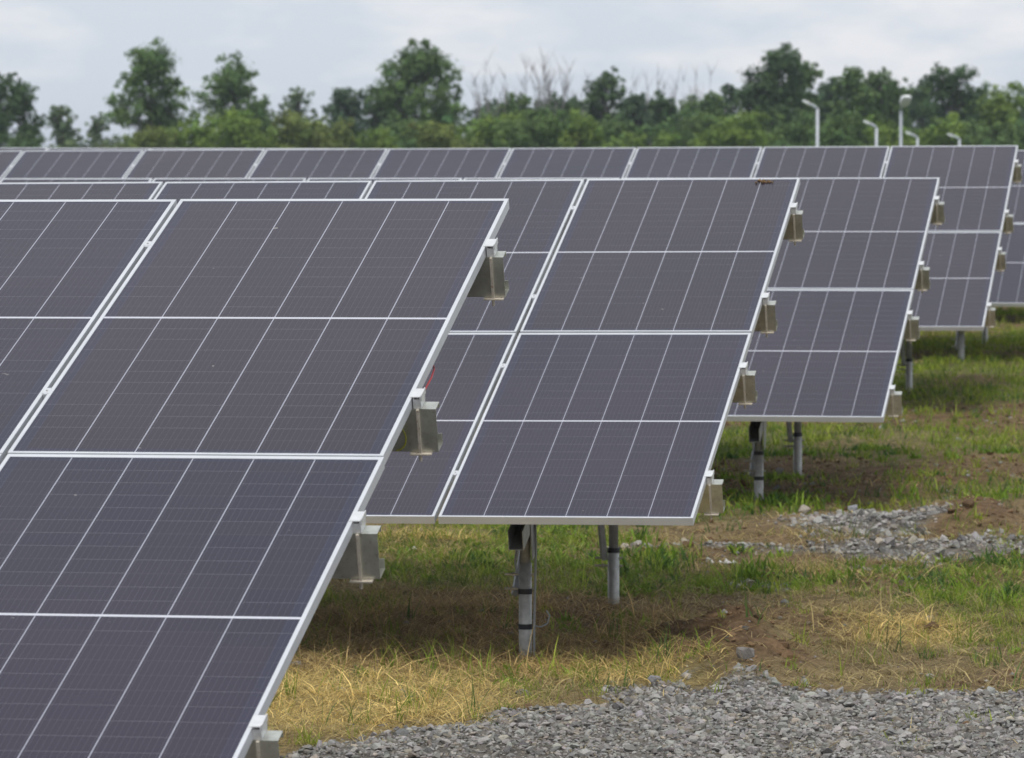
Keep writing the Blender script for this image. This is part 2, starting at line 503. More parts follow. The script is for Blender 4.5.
def end_clamp_proto():
    # aluminium Z clamp gripping the outer frame edge; origin on the frame's outer top edge
    m = MB()
    m.box(-0.007, 0.026, -0.034, 0.034, 0.0004, 0.0042)      # top plate over the frame lip
    m.box(0.0015, 0.0050, -0.032, 0.032, TOPZ, 0.0004)          # inner leg
    m.box(0.0225, 0.0260, -0.034, 0.034, TOPZ, 0.0004)          # outer leg
    m.box(0.0260, 0.0290, -0.034, 0.034, -0.010, 0.0085)        # raised rib
    m.box(0.0050, 0.0225, 0.0262, 0.0290, TOPZ, 0.0004)
    m.box(0.0050, 0.0225, -0.0310, -0.0285, TOPZ, -0.006)
    o = m.build('end_clamp', M['clamp'])
    b = MB()
    # long strap bolt in front of the web down to a plate under the purlin
    b.box(0.0110, 0.0190, -0.0440, -0.0335, -0.188, TOPZ-0.001)
    b.box(-0.016, 0.050, -0.0500, 0.002, -0.1805, -0.1765)
    b.tube([(0.015, -0.040, -0.178), (0.015, -0.040, -0.202)], 0.0055, 6)
    b.build('hook_bolt', M['strap_steel'], o)
    return o

def mid_clamp_proto():
    m = MB()
    m.box(-0.0115, 0.0115, -0.018, 0.018, 0.0003, 0.0016)
    m.box(-0.0070, 0.0070, -0.026, 0.026, TOPZ, 0.0004)
    o = m.build('mid_clamp', M['frame'])
    b = MB(); b.tube([(0, 0, 0.0016), (0, 0, 0.004)], 0.004, 6)
    b.build('bolt', M['bolt'], o)
    return o

protos = {}
used = set()
def inst(kind, proto, parent, mtx):
    """copy a part with its sub-parts; the first use takes the prototype itself"""
    if kind not in used:
        used.add(kind); o = proto
    else:
        o = proto.copy(); scene.collection.objects.link(o)
        for ch in protos[kind + '_ch']:
            c = ch.copy(); scene.collection.objects.link(c); c.parent = o
    o.parent = parent
    o.matrix_basis = mtx
    return o
protos['panel'] = panel_proto(); protos['end'] = end_clamp_proto(); protos['midc'] = mid_clamp_proto()
for k in ('panel', 'end', 'midc'):
    protos[k + '_ch'] = [c for c in scene.objects if c.parent == protos[k]]

def array(k, O, d, s, ncol, label, front, rear, posts):
    O, d, s = Vector(O), Vector(d), Vector(s)
    O = O + Vector((0, 0, CAM_Z))
    nrm = d.cross(s).normalized()
    F = Matrix((( -d.x, -s.x, nrm.x, O.x), (-d.y, -s.y, nrm.y, O.y), (-d.z, -s.z, nrm.z, O.z), (0, 0, 0, 1)))
    base = O + d*0.84 + s*front
    gz = float(height(np.array(base.x), np.array(base.y)))
    root = empty('solar_array', (base.x, base.y, gz))
    tag(root, label, 'solar array', 'rows of tilted solar arrays')
    inv = Matrix.Translation(-Vector(root.location))
    L = inv @ F
    rr = random.Random(100 + k)
    for c in range(ncol):
        for r in range(2):
            j = Matrix.Translation((-c*PX + rr.uniform(-.0012, .0012), -r*PY + rr.uniform(-.002, .002), rr.uniform(-.001, .001)))
            if k == 0 and r == 1: j = j @ Matrix.Translation((0.0035, 0.008, 0.002))
            o = inst('panel', protos['panel'], root, L @ j)
    # purlins
    for i, v in enumerate(PURLIN_V):
        ov = 0.064 + rr.uniform(-0.008, 0.010)
        m = MB(); m.extrude([(y - v, z) for y, z in purlin_profile()], -ncol*PX - 0.05, ov)
        p = m.build('purlin', M['galv'], root, bevel=0); p.matrix_basis = L
        if k < 2 and i == 0: tag(p, 'galvanised purlin with a rusty spot at its cut end')
        o = inst('end', protos['end'], root, L @ Matrix.Translation((0.0012, -v + 0.0335, 0)))
        for c in range(1, ncol):
            inst('midc', protos['midc'], root, L @ Matrix.Translation((-c*PX + GX/2, -v + 0.030 + rr.uniform(-.01, .01), 0)))
    # rafters, posts and braces
    zr1 = TOPZ - 0.142; zr0 = zr1 - 0.09
    def W(u, v, z):                           # point in the panel frame -> local to the root
        return L @ Vector((-u, -v, z))
    for u in posts:
        m = MB(); t = 0.003; x = -u
        m.box(x-0.034, x-0.034+t, -front-0.26, -0.55, zr0, zr1)
        m.box(x+0.034-t, x+0.034, -front-0.26, -0.55, zr0, zr1)
        m.box(x-0.034+t, x+0.034-t, -front-0.26, -0.55, zr0, zr0+t)
        p = m.build('rafter', M['galv_dark'], root); p.matrix_basis = L
        for q, v in enumerate((front, rear)):
            top = W(u, v, zr0 - 0.004)
            wp = Vector(root.location) + top
            g = float(height(np.array(wp.x), np.array(wp.y)))
            zb = g - root.location.z - 0.35
            joint = top.z - 0.16 if q == 0 else g - root.location.z + 0.285
            m = MB()
            m.tube([(top.x, top.y, zb), (top.x, top.y, joint)], 0.0295, 20)
            m.tube([(top.x, top.y, joint - 0.002), (top.x, top.y, top.z + 0.03)], 0.0245, 20)
            po = m.build('post', M['post'], root, smooth=False)
            for f_ in po.data.polygons:
                f_.use_smooth = len(f_.vertices) == 4
            st = MB()
            gl = g - root.location.z
            hs = (gl + 0.145, gl + 0.305) if q == 0 else (gl + 0.275,)
            for z in hs if (k in (1, 2, 3) and u == posts[0]) else ():
                st = MB(); st.tube([(top.x, top.y, z - 0.012), (top.x, top.y, z + 0.012)], 0.0320, 20).build('strap', M['strap'], po)

            # head plates holding the rafter
            hp = MB()
            for sx in (-1, 1):
                a0, a1 = sx*0.035, sx*0.039
                b = len(hp.v)
                prof = [(-0.085, 0.085), (0.095, 0.085), (0.070, -0.040), (0.030, -0.115), (-0.030, -0.115), (-0.060, -0.040)]
                for a in (a0, a1):
                    for (yy, zz) in prof:
                        pt = L.to_3x3() @ Vector((a, yy*1.0, 0))
                        hp.v.append((top.x + pt.x, top.y + pt.y, top.z + pt.z + zz - 0.02))
                n6 = 6
                for i in range(n6):
                    jn = (i+1) % n6
                    hp.f.append((b+i, b+jn, b+n6+jn, b+n6+i))
                hp.f.append(tuple(b+i for i in range(n6))[::-1]); hp.f.append(tuple(b+n6+i for i in range(n6)))
            hp.build('bracket', M['galv_dark'], root)
            # brace: front post to the rafter uphill, rear post to the rafter downhill
            sgn = -1 if q == 0 else 1
            e = W(u, v + sgn*0.55, zr0 - 0.01)
            s0 = Vector((top.x, top.y, top.z - 0.30 if q == 0 else gl + 0.23))
            if q == 1: e = W(u, rear + 0.75, zr0 - 0.01)
            m = MB()
            off = L.to_3x3() @ Vector((-0.048, 0, 0))
            m.tube([s0 + off, e + off*0.9], 0.019, 4)
            m.build('brace', M['galv_dark'], root)
            bo = MB()
            side = L.to_3x3() @ Vector((1, 0, 0))
            for z in ((top.z - 0.21, top.z - 0.275) if q == 0 else (gl + 0.235, gl + 0.195)):
                c = Vector((top.x, top.y, z))
                bo.tube([c - side*0.095, c + side*0.045], 0.006, 6)
                bo.tube([c - side*0.060, c - side*0.050], 0.011, 6)
            bo.build('bolt', M['bolt'], root)
            if q == 0 and k == 1 and u == posts[0]:
                w = MB()
                pts = [(0.045, 0, 0.02), (0.047, -.02, -0.12), (0.044, -.03, -0.25), (0.040, -.03, -0.45), (0.0395, -.025, gl - top.z - 0.05)]
                w.tube([(top.x + a, top.y + b_, top.z + c_) for a, b_, c_ in pts], 0.006, 6)
                pts = [(-0.015, -.04, 0.02), (-0.036, -.04, -0.05), (-0.046, -.03, -0.14), (-0.040, -.03, -0.20)]
                w.tube([(top.x + a, top.y + b_, top.z + c_) for a, b_, c_ in pts], 0.005, 6)
                pts = [(0.037, -.03, -0.50), (0.07, -.035, -0.505), (0.10, -.03, -0.49), (0.11, -.03, -0.455), (0.095, -.03, -0.43)]
                w.tube([(top.x + a, top.y + b_, top.z + c_ + 0.06) for a, b_, c_ in pts], 0.004, 6)
                tag(w.build('cable', M['grey_wire'], root), 'thin grey cable running down the pipe post')
    return root, L, F

labels = [
 'nearest tilted solar array, filling the left foreground',
 'middle solar array standing on a pipe post with two black straps',
 'third solar array from the camera, above a brown shaded strip of ground',
 'fourth solar array from the camera, its top edge along the foot of the trees',
 'fifth solar array from the camera, seen at the right picture edge',
 'hindmost solar array, only a post and bracket showing at far right']
ncols = [5, 7, 8, 11, 13, 5]
fr = [(4.07, 1.19), (4.07, 1.19), (4.10, 1.72), (4.10, 1.67), (4.27, 0.9), (4.1, 1.2)]
us = [0.84, 0.84, 0.84, 0.84, 1.3, 1.0]
arrays = []
for k, (O, d, s) in enumerate(ROWS):
    posts = [us[k] + 3.46*i for i in range(int((ncols[k]*PX - us[k]) / 3.46) + 1)]
    arrays.append(array(k, O, d, s, ncols[k], labels[k], fr[k][0], fr[k][1], posts))

# red and yellow wires behind the nearest array's edge
root, L, F = arrays[0]
w = MB()
w.tube([(-0.03, -1.34, -0.070), (-0.006, -1.42, -0.060), (0.003, -1.52, -0.052), (0.002, -1.62, -0.050), (-0.02, -1.74, -0.05)], 0.003, 6)
o = w.build('wire', M['red'], root); o.matrix_basis = L; tag(o, 'red wire looping out beside the panel edge')
w = MB()
w.tube([(-0.055 + 0.032*math.sin(a), -1.835, -0.125 + 0.04*math.cos(a)) for a in np.linspace(0, math.pi, 9)], 0.0026, 6)
o = w.build('wire', M['yellow'], root); o.matrix_basis = L; tag(o, 'yellow wire loop in front of the purlin')

# dry litter lying on the second array's top right corner
def crumbs(name, pts, size, material, seed):
    r = np.random.default_rng(seed)
    m = MB()
    for p in pts:
        b = len(m.v); s_ = size * r.uniform(0.6, 1.3)
        ax = r.uniform(0.6, 1.4, 3)
        base = [(1, 0, 0), (-1, 0, 0), (0, 1, 0), (0, -1, 0), (0, 0, 1), (0, 0, -1)]
        for q in base:
            jit = r.uniform(0.6, 1.2)
            m.v.append(tuple(p[i] + q[i]*s_*ax[i]*jit + r.uniform(-.2, .2)*s_ for i in range(3)))
        for f in ((0, 2, 4), (2, 1, 4), (1, 3, 4), (3, 0, 4), (2, 0, 5), (1, 2, 5), (3, 1, 5), (0, 3, 5)):
            m.f.append(tuple(b+i for i in f))
    return m.build(name, material)
root, L, F = arrays[1]
r_ = np.random.default_rng(4)
pts = [F @ Vector((-0.185 + r_.normal()*0.022, -0.065 + r_.normal()*0.011, 0.002 + abs(r_.normal())*0.003)) for _ in range(42)]
tag(crumbs('dry_litter', pts, 0.006, M['crumb'], 3), 'small heap of dry brown litter on the top corner of a solar panel', 'litter')

# ------------------------------------------------------------------ stones and grass
from mathutils import geometry
import bmesh
def rock_proto(seed, npts=13):
    r = np.random.default_rng(seed)
    bm = bmesh.new()
    p = r.normal(size=(npts, 3)); p /= np.linalg.norm(p, axis=1)[:, None]
    p *= r.uniform(0.75, 1.05, (npts, 1)) * np.array([1.0, r.uniform(.7, 1), r.uniform(.5, .85)])
    for q in p: bm.verts.new(q)
    res = bmesh.ops.convex_hull(bm, input=bm.verts)
    junk = [e for e in res.get('geom_interior', []) if isinstance(e, bmesh.types.BMVert)]
    if junk: bmesh.ops.delete(bm, geom=junk, context='VERTS')
    bm.verts.ensure_lookup_table(); bm.verts.index_update()
    v = np.array([x.co[:] for x in bm.verts]); f = np.array([[x.index for x in fc.verts] for fc in bm.faces])
    bm.free()
    return v, f
ROCKS = [rock_proto(s) for s in range(16)]

def scatter_rocks(name, P, S, tones, seed):
    r = np.random.default_rng(seed)
    n = len(P); V, Fc, Cc, Sm = [], [], [], []; off = 0
    kind = r.integers(0, len(ROCKS), n)
    for k in range(len(ROCKS)):
        ii = np.where(kind == k)[0]
        if not len(ii): continue
        v, f = ROCKS[k]
        a = r.uniform(0, 2*np.pi, len(ii)); tx = r.normal(0, 0.35, len(ii))
        ca, sa = np.cos(a), np.sin(a)
        x = v[None, :, 0]*ca[:, None] - v[None, :, 1]*sa[:, None]
        y = v[None, :, 0]*sa[:, None] + v[None, :, 1]*ca[:, None]
        z = np.broadcast_to(v[None, :, 2], x.shape)
        ct, st = np.cos(tx)[:, None], np.sin(tx)[:, None]
        y, z = y*ct - z*st, y*st + z*ct
        vv = np.stack([x, y, z], -1)*S[ii][:, None, None] + P[ii][:, None, :]
        V.append(vv.reshape(-1, 3))
        nf = (f[None] + (np.arange(len(ii))*len(v))[:, None, None]).reshape(-1, 3) + off
        Fc.append(nf); off += len(ii)*len(v)
        Cc.append(np.repeat(tones[ii], len(v), 0))
        Sm.append(np.full(len(nf), k % 7 == 0))
    return np_mesh(name, np.concatenate(V), np.concatenate(Fc), M['stone'], np.concatenate(Cc), smooth=np.concatenate(Sm))

def stone_tones(n, r):
    g = r.uniform(0.18, 0.44, (n, 1))
    tint = np.array([1.0, 0.955, 0.895]) + r.normal(0, 0.02, (n, 3)) + (r.random((n, 1)) < 0.12)*np.array([.12, .03, -.08])
    return g*tint

r = np.random.default_rng(5)
n = 170000
X = r.uniform(-3.5, 5.0, n); Y = r.uniform(15.6, 21.6, n)
gw = weights(X, Y)[0]
keep = r.random(n) < gw*0.92 + 0.004
X, Y, gw = X[keep], Y[keep], gw[keep]
S = r.lognormal(math.log(0.0098), 0.50, len(X)).clip(0.004, 0.032)
Z = height(X, Y) + S*r.uniform(-0.4, 0.45, len(X))
o = scatter_rocks('gravel', np.stack([X, Y, Z], 1), S, stone_tones(len(X), r), 8)
tag(o, 'grey crushed stone gravel covering the ground at the bottom right', 'gravel', kind='stuff')
n = 90000
X = r.uniform(-1, 7.5, n); Y = r.uniform(23, 31.5, n)
gw = weights(X, Y)[0]
keep = r.random(n) < gw*0.75
X, Y = X[keep], Y[keep]
S = r.lognormal(math.log(0.0128), 0.5, len(X)).clip(0.006, 0.045)
Z = height(X, Y) + S*r.uniform(-0.2, 0.7, len(X))
o = scatter_rocks('gravel', np.stack([X, Y, Z], 1), S, stone_tones(len(X), r)*1.08, 9)
tag(o, 'low heap and strip of broken grey stone behind the dirt mound', 'gravel', kind='stuff')
# loose small stones and soil clods everywhere else
n = 26000
X = r.uniform(-3, 8, n); Y = r.uniform(18.5, 40, n)
w = weights(X, Y)
keep = r.random(n) < 0.05 + 0.75*w[1]*(1-w[0])
X, Y = X[keep], Y[keep]
S = r.lognormal(math.log(0.014), 0.45, len(X)).clip(0.006, 0.05)
Z = height(X, Y) + S*r.uniform(-0.3, 0.4, len(X))
tn = np.where(r.random((len(X), 1)) < 0.15, stone_tones(len(X), r), np.array([0.19, 0.122, 0.070])*r.uniform(0.6, 1.4, (len(X), 1)))
o = scatter_rocks('soil_clods', np.stack([X, Y, Z], 1), S, tn, 10)
tag(o, 'brown soil clods and crumbs scattered over the bare ground', 'soil', kind='stuff')

n = 5000
X = r.uniform(-1, 7, n); Y = r.uniform(19, 32, n)
keep = r.random(n) < 0.8*np.maximum(ell(X, Y, P_MOUND1, 0.6), ell(X, Y, P_MOUND2, 0.6)) + 0.01
X, Y = X[keep], Y[keep]
S = r.lognormal(math.log(0.022), 0.5, len(X)).clip(0.01, 0.06)
Z = height(X, Y) + S*r.uniform(-0.5, 0.2, len(X))
o = scatter_rocks('soil_clods', np.stack([X, Y, Z], 1), S, np.array([0.20, 0.127, 0.072])*r.uniform(0.55, 1.35, (len(X), 1)), 13)
tag(o, 'bigger lumps of dug up brown earth on the dirt mounds', 'soil', kind='stuff')
# single bigger rocks one can point at
def rock(px, py, wpx, label, seed, tone, squash=0.8, group=None):
    x, y = G(px, py)
    s_ = wpx/2 * y/F_PX
    v, f = rock_proto(seed, 22)
    v = v*s_*np.array([1, 0.9, squash/0.7])
    z = float(height(np.array(x), np.array(y)))
    v = v + np.array([0, 0, 0])
    o = np_mesh('rock', v, f, M['stone'], np.tile(np.array(tone), (len(v), 1)))
    o.location = (x, y, z + s_*0.6)
    tag(o, label, 'rock', group)
rock(745, 677, 24, 'pointed grey rock standing highest on the gravel edge below the dirt mound', 41, (0.27, 0.25, 0.235), 0.95, 'larger loose rocks')
rock(655, 682, 17, 'rounded bluish grey rock at the left end of the gravel heap', 42, (0.25, 0.25, 0.265), 0.7, 'larger loose rocks')
rock(930, 674, 11, 'small pale rock in the grass at the gravel border on the right', 43, (0.36, 0.35, 0.33), 0.7, 'larger loose rocks')
rock(853, 510, 13, 'grey rock crowning the distant broken stone heap', 45, (0.33, 0.33, 0.35), 0.8, 'larger loose rocks')
rock(785, 598, 11, 'dark grey rock lying right of the dirt mound in short grass', 46, (0.22, 0.22, 0.23), 0.8, 'larger loose rocks')
rock(931, 616, 12, 'grey rock half hidden in the grass at the right', 47, (0.27, 0.265, 0.26), 0.7, 'larger loose rocks')

def litter(px, py, wpx, label, seed, tone='paper'):
    x, y = G(px, py); s_ = wpx/2*y/F_PX
    z = float(height(np.array(x), np.array(y)))
    rr = np.random.default_rng(seed)
    pts = [(x + rr.uniform(-1, 1)*s_, y + rr.normal()*s_*0.3, z + 0.015 + rr.uniform(0, .01)) for _ in range(7)]
    tag(crumbs('crumpled_paper', pts, s_*0.28, M[tone], seed), label, 'litter')
litter(722, 562, 24, 'white crumpled scrap lying on the grass behind the rear pipe post', 21)
litter(412, 548, 13, 'white crumpled scrap on straw below the middle array at left', 22)

def blades(name, X, Y, H, Wd, tone, lean, seed, seg=3, curl=1.0, flat=1.0):
    r = np.random.default_rng(seed)
    n = len(X); Z = height(X, Y) - 0.004
    a = r.uniform(0, 2*np.pi, n)                   # lean direction
    fa = r.uniform(0, np.pi, n)                    # facing
    dx, dy = np.cos(a), np.sin(a)
    wx, wy = np.cos(fa)*Wd/2, np.sin(fa)*Wd/2
    ts = np.linspace(0, 1, seg+1)
    V = np.zeros((n, 2*seg+1, 3))
    for i, t_ in enumerate(ts):
        bend = lean*(0.35*t_ + 0.65*t_**2*curl)*H
        up = flat*H*(t_*np.sqrt(np.clip(1 - np.minimum(lean, 0.98)**2*0.9*t_, 0.02, 1)))
        cx, cy, cz = X + dx*bend, Y + dy*bend, Z + up
        wd = (1 - t_**1.5)
        if i < seg:
            V[:, 2*i] = np.stack([cx - wx*wd, cy - wy*wd, cz], 1)
            V[:, 2*i+1] = np.stack([cx + wx*wd, cy + wy*wd, cz], 1)
        else:
            V[:, 2*seg] = np.stack([cx, cy, cz], 1)
    # all triangles
    tris = []
    for i in range(seg-1):
        tris += [(2*i, 2*i+1, 2*i+3), (2*i, 2*i+3, 2*i+2)]
    tris.append((2*seg-2, 2*seg-1, 2*seg))
    tris = np.array(tris)
    Fc = (tris[None] + (np.arange(n)*(2*seg+1))[:, None, None]).reshape(-1, 3)
    Cc = np.repeat(tone, 2*seg+1, 0)
    return np_mesh(name, V.reshape(-1, 3), Fc, M['blade'], Cc)

def tuft_points(n_tufts, per, x0, x1, y0, y1, prob, seed, spread=0.035):
    r = np.random.default_rng(seed)
    X = r.uniform(x0, x1, n_tufts); Y = r.uniform(y0, y1, n_tufts)
    k = r.random(n_tufts) < prob(X, Y)
    X, Y = X[k], Y[k]
    c = r.poisson(per, len(X)) + 2
    tid = np.repeat(np.arange(len(X)), c)
    sp = (r.lognormal(0, 0.4, len(X))*spread)[tid]
    return X[tid] + r.normal(size=len(tid))*sp, Y[tid] + r.normal(size=len(tid))*sp, tid, r

def green_tone(r, tid, n):
    base = r.random((tid.max()+1, 1))[tid]
    a, b, c = np.array([0.16, 0.245, 0.032]), np.array([0.37, 0.43, 0.065]), np.array([0.10, 0.17, 0.045])
    col = a*(1-base) + b*base
    col = np.where(r.random((tid.max()+1, 1))[tid] < 0.2, c, col)
    return col*r.uniform(0.75, 1.25, (n, 1))
def straw_tone(r, X, Y, n):
    w = weights(X, Y)
    br = (w[3] + 0.6*(ell(X, Y, P_BROWN_SHADE3, 0.8)))[:, None].clip(0, 1); ye = w[4][:, None]
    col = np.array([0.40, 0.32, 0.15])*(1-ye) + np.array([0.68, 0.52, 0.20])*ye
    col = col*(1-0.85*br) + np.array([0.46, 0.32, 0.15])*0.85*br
    return col*r.lognormal(-0.08, 0.42, (n, 1)).clip(0.3, 1.9)

# green grass, near band then far band
def p_green(X, Y):
    g, s_, ge, b_, y_ = weights(X, Y)
    return np.clip(ge*1.2 + 0.07*(1-b_) + 0.03, 0, 1)*(1-0.972*g)*(1-0.8*s_)
X, Y, tid, r = tuft_points(12000, 10, -3, 4.6, 17.0, 27.5, p_green, 31, 0.030)
th = r.lognormal(0, 0.35, tid.max()+1)[tid]
Hh = 0.055*th*r.uniform(0.5, 1.3, len(X))
o = blades('grass', X, Y, Hh, r.uniform(0.003, 0.0075, len(X)), green_tone(r, tid, len(X)), r.uniform(0.2, 0.98, len(X)), 32)
tag(o, 'green grass tufts in the nearer ground between the arrays', 'grass', kind='stuff')
# tall single blades near the gravel edge
def p_tall(X, Y):
    g, s_, ge, b_, y_ = weights(X, Y)
    return np.clip(ge*0.5 + y_*0.30 + 0.08, 0, 1)*(1-0.97*g)*(1-0.7*s_)
X, Y, tid, r = tuft_points(900, 5, -2.5, 4.6, 17.5, 26, p_tall, 35, 0.028)
Hh = 0.13*r.uniform(0.5, 1.5, len(X))
o = blades('tall_grass', X, Y, Hh, r.uniform(0.004, 0.009, len(X)), green_tone(r, tid, len(X))*1.1, r.uniform(0.1, 0.7, len(X)), 36)
tag(o, 'taller green blades standing among the straw', 'grass', kind='stuff')
# broad-leaved weeds
def p_weed(X, Y):
    g, s_, ge, b_, y_ = weights(X, Y)
    return np.clip(ge*0.9, 0, 1)*(1-g)*(fbm(X+200, Y, 3, 1.1) > 0.49)
X, Y, tid, r = tuft_points(6500, 14, -3, 6.5, 19.5, 34, p_weed, 37, 0.045)
Hh = 0.060*r.uniform(0.5, 1.4, len(X))
o = blades('weeds', X, Y, Hh, r.uniform(0.012, 0.024, len(X)), green_tone(r, tid, len(X))*np.array([0.8, 0.95, 0.9]), r.uniform(0.4, 1.0, len(X)), 38)
tag(o, 'low broad leaved weeds growing in clumps', 'weeds', kind='stuff')
# leafy weeds standing taller on the right side
def p_leafy(X, Y):
    g, s_, ge, b_, y_ = weights(X, Y)
    return np.clip(ge*0.8 + 0.05, 0, 1)*(1-g)*(1-0.8*b_)*(fbm(X+300, Y+40, 3, 1.4) > 0.50)
X, Y, tid, r = tuft_points(700, 22, 0.5, 5.5, 18.3, 30, p_leafy, 71, 0.05)
Hh = 0.12*r.uniform(0.3, 1.3, len(X))
tw = green_tone(r, tid, len(X))*np.array([0.85, 1.0, 0.8])
o = blades('weeds', X, Y, Hh, r.uniform(0.010, 0.022, len(X)), tw, r.uniform(0.2, 0.95, len(X)), 72)
tag(o, 'taller bright green leafy weeds at the right between gravel and soil', 'weeds', kind='stuff')
# straw, lying flat
def p_straw(X, Y):
    g, s_, ge, b_, y_ = weights(X, Y)
    return np.clip(0.30 + 0.70*np.maximum(b_, y_), 0, 1)*(1-0.975*g)*(1-0.45*s_)*(1-0.85*ell(X, Y, P_MOUND1, 0.6))*(1-0.7*ell(X, Y, P_MOUND2, 0.6))
X, Y, tid, r = tuft_points(26000, 8, -3, 4.6, 16.5, 27.5, p_straw, 41, 0.05)
Hh = 0.20*r.lognormal(0, 0.45, len(X))
o = blades('straw', X, Y, Hh*0.8, r.uniform(0.0025, 0.0065, len(X)), straw_tone(r, X, Y, len(X)), r.uniform(0.93, 1.0, len(X)), 42, flat=r.uniform(0.12, 0.55, len(X)))
tag(o, 'dry mown straw lying in tangles on the nearer ground', 'straw', kind='stuff')
X, Y, tid, r = tuft_points(2300, 7, -3, 4.6, 17, 27.5, p_straw, 45, 0.04)
Hh = 0.085*r.lognormal(0, 0.4, len(X))
o = blades('dry_grass', X, Y, Hh, r.uniform(0.002, 0.005, len(X)), straw_tone(r, X, Y, len(X)), r.uniform(0.3, 0.95, len(X)), 46)
tag(o, 'dry standing grass stubble between the arrays', 'grass', kind='stuff')
# short bits of litter lying everywhere on the near ground
r = np.random.default_rng(61)
n = 90000
X = r.uniform(-3, 6.5, n); Y = r.uniform(17, 33, n)
w = weights(X, Y); keep = r.random(n) < (1-0.93*w[0])*0.8
X, Y = X[keep], Y[keep]; n = len(X)
pal = np.array([[0.50, 0.39, 0.19], [0.30, 0.21, 0.10], [0.10, 0.065, 0.035], [0.38, 0.33, 0.22], [0.16, 0.19, 0.05]])
tn = pal[r.integers(0, 5, n)]*r.uniform(0.6, 1.3, (n, 1))
o = blades('straw_litter', X, Y, r.lognormal(math.log(0.05), 0.5, n), r.uniform(0.004, 0.011, n), tn, r.uniform(0.9, 1.0, n), 62, 2, flat=r.uniform(0.1, 0.6, n))
tag(o, 'short broken bits of straw and dead leaves on the soil', 'litter', kind='stuff')
# far bands
X, Y, tid, r = tuft_points(26000, 8, -1, 10.5, 27, 64, lambda X, Y: p_green(X, Y)*0.95, 51, 0.05)
Hh = 0.065*r.lognormal(0, 0.4, len(X))
o = blades('grass', X, Y, Hh, r.uniform(0.006, 0.012, len(X)), green_tone(r, tid, len(X))*np.array([1.0, 1.0, 0.9]), r.uniform(0.3, 0.98, len(X)), 52, 2)
tag(o, 'green and olive grass around the farther arrays', 'grass', kind='stuff')
X, Y, tid, r = tuft_points(8500, 7, -1, 10.5, 27, 60, p_straw, 53, 0.07)
Hh = 0.12*r.lognormal(0, 0.35, len(X))
o = blades('straw', X, Y, Hh*0.7, r.uniform(0.005, 0.010, len(X)), straw_tone(r, X, Y, len(X)), r.uniform(0.7, 1.0, len(X)), 54, 2, flat=0.5)
tag(o, 'dry straw spread around the farther arrays', 'straw', kind='stuff')

# ------------------------------------------------------------------ trees
def at(px, py, D):
    r = ray_dir(px, py); t = D/r[1]
    return r[0]*t, D, CAM_Z + r[2]*t

def leaf_cloud(centres, radii, per, size, base, r, vary=0.25):
    V, Cc = [], []
    for c, rad, n in zip(centres, radii, per):
        n = int(n)
        d = r.normal(size=(n, 3)); d /= np.linalg.norm(d, axis=1)[:, None]
        rr = rad*(r.beta(2.6, 1.4, n)*r.uniform(0.8, 1.3, n))[:, None]*np.array([1, 1, 0.8])
        p = c + d*rr*r.uniform(0.85, 1.15, (n, 1))
        u = r.normal(size=(n, 3)); u /= np.linalg.norm(u, axis=1)[:, None]
        nn = d*0.9 + np.array([0, 0, 0.5]) + r.normal(size=(n, 3))*0.5
        u = u - nn*(np.sum(u*nn, 1)/np.sum(nn*nn, 1))[:, None]
        u /= np.linalg.norm(u, axis=1)[:, None]
        w = np.cross(nn/np.linalg.norm(nn, axis=1)[:, None], u)
        s_ = size*r.uniform(0.6, 1.4, (n, 1))
        V.append(np.stack([p - u*s_, p - w*s_*0.55, p + u*s_, p + w*s_*0.55], 1).reshape(-1, 3))
        tone = base*(1 + r.normal()*vary*0.7)*(1 + r.normal(size=(n, 1))*0.18)
        tone = tone*(1 + np.array([0.25, 0.05, -0.1])*r.normal()*vary)
        Cc.append(np.repeat(np.clip(tone, 0.008, 0.5), 4, 0))
    V = np.concatenate(V); Cc = np.concatenate(Cc)
    return V, np.arange(len(V)).reshape(-1, 4), Cc

GREENS = {'deep': (0.088, 0.150, 0.060), 'mid': (0.125, 0.205, 0.066), 'fresh': (0.19, 0.28, 0.06), 'pale': (0.16, 0.22, 0.11), 'blue': (0.095, 0.155, 0.085), 'olive': (0.19, 0.24, 0.065)}

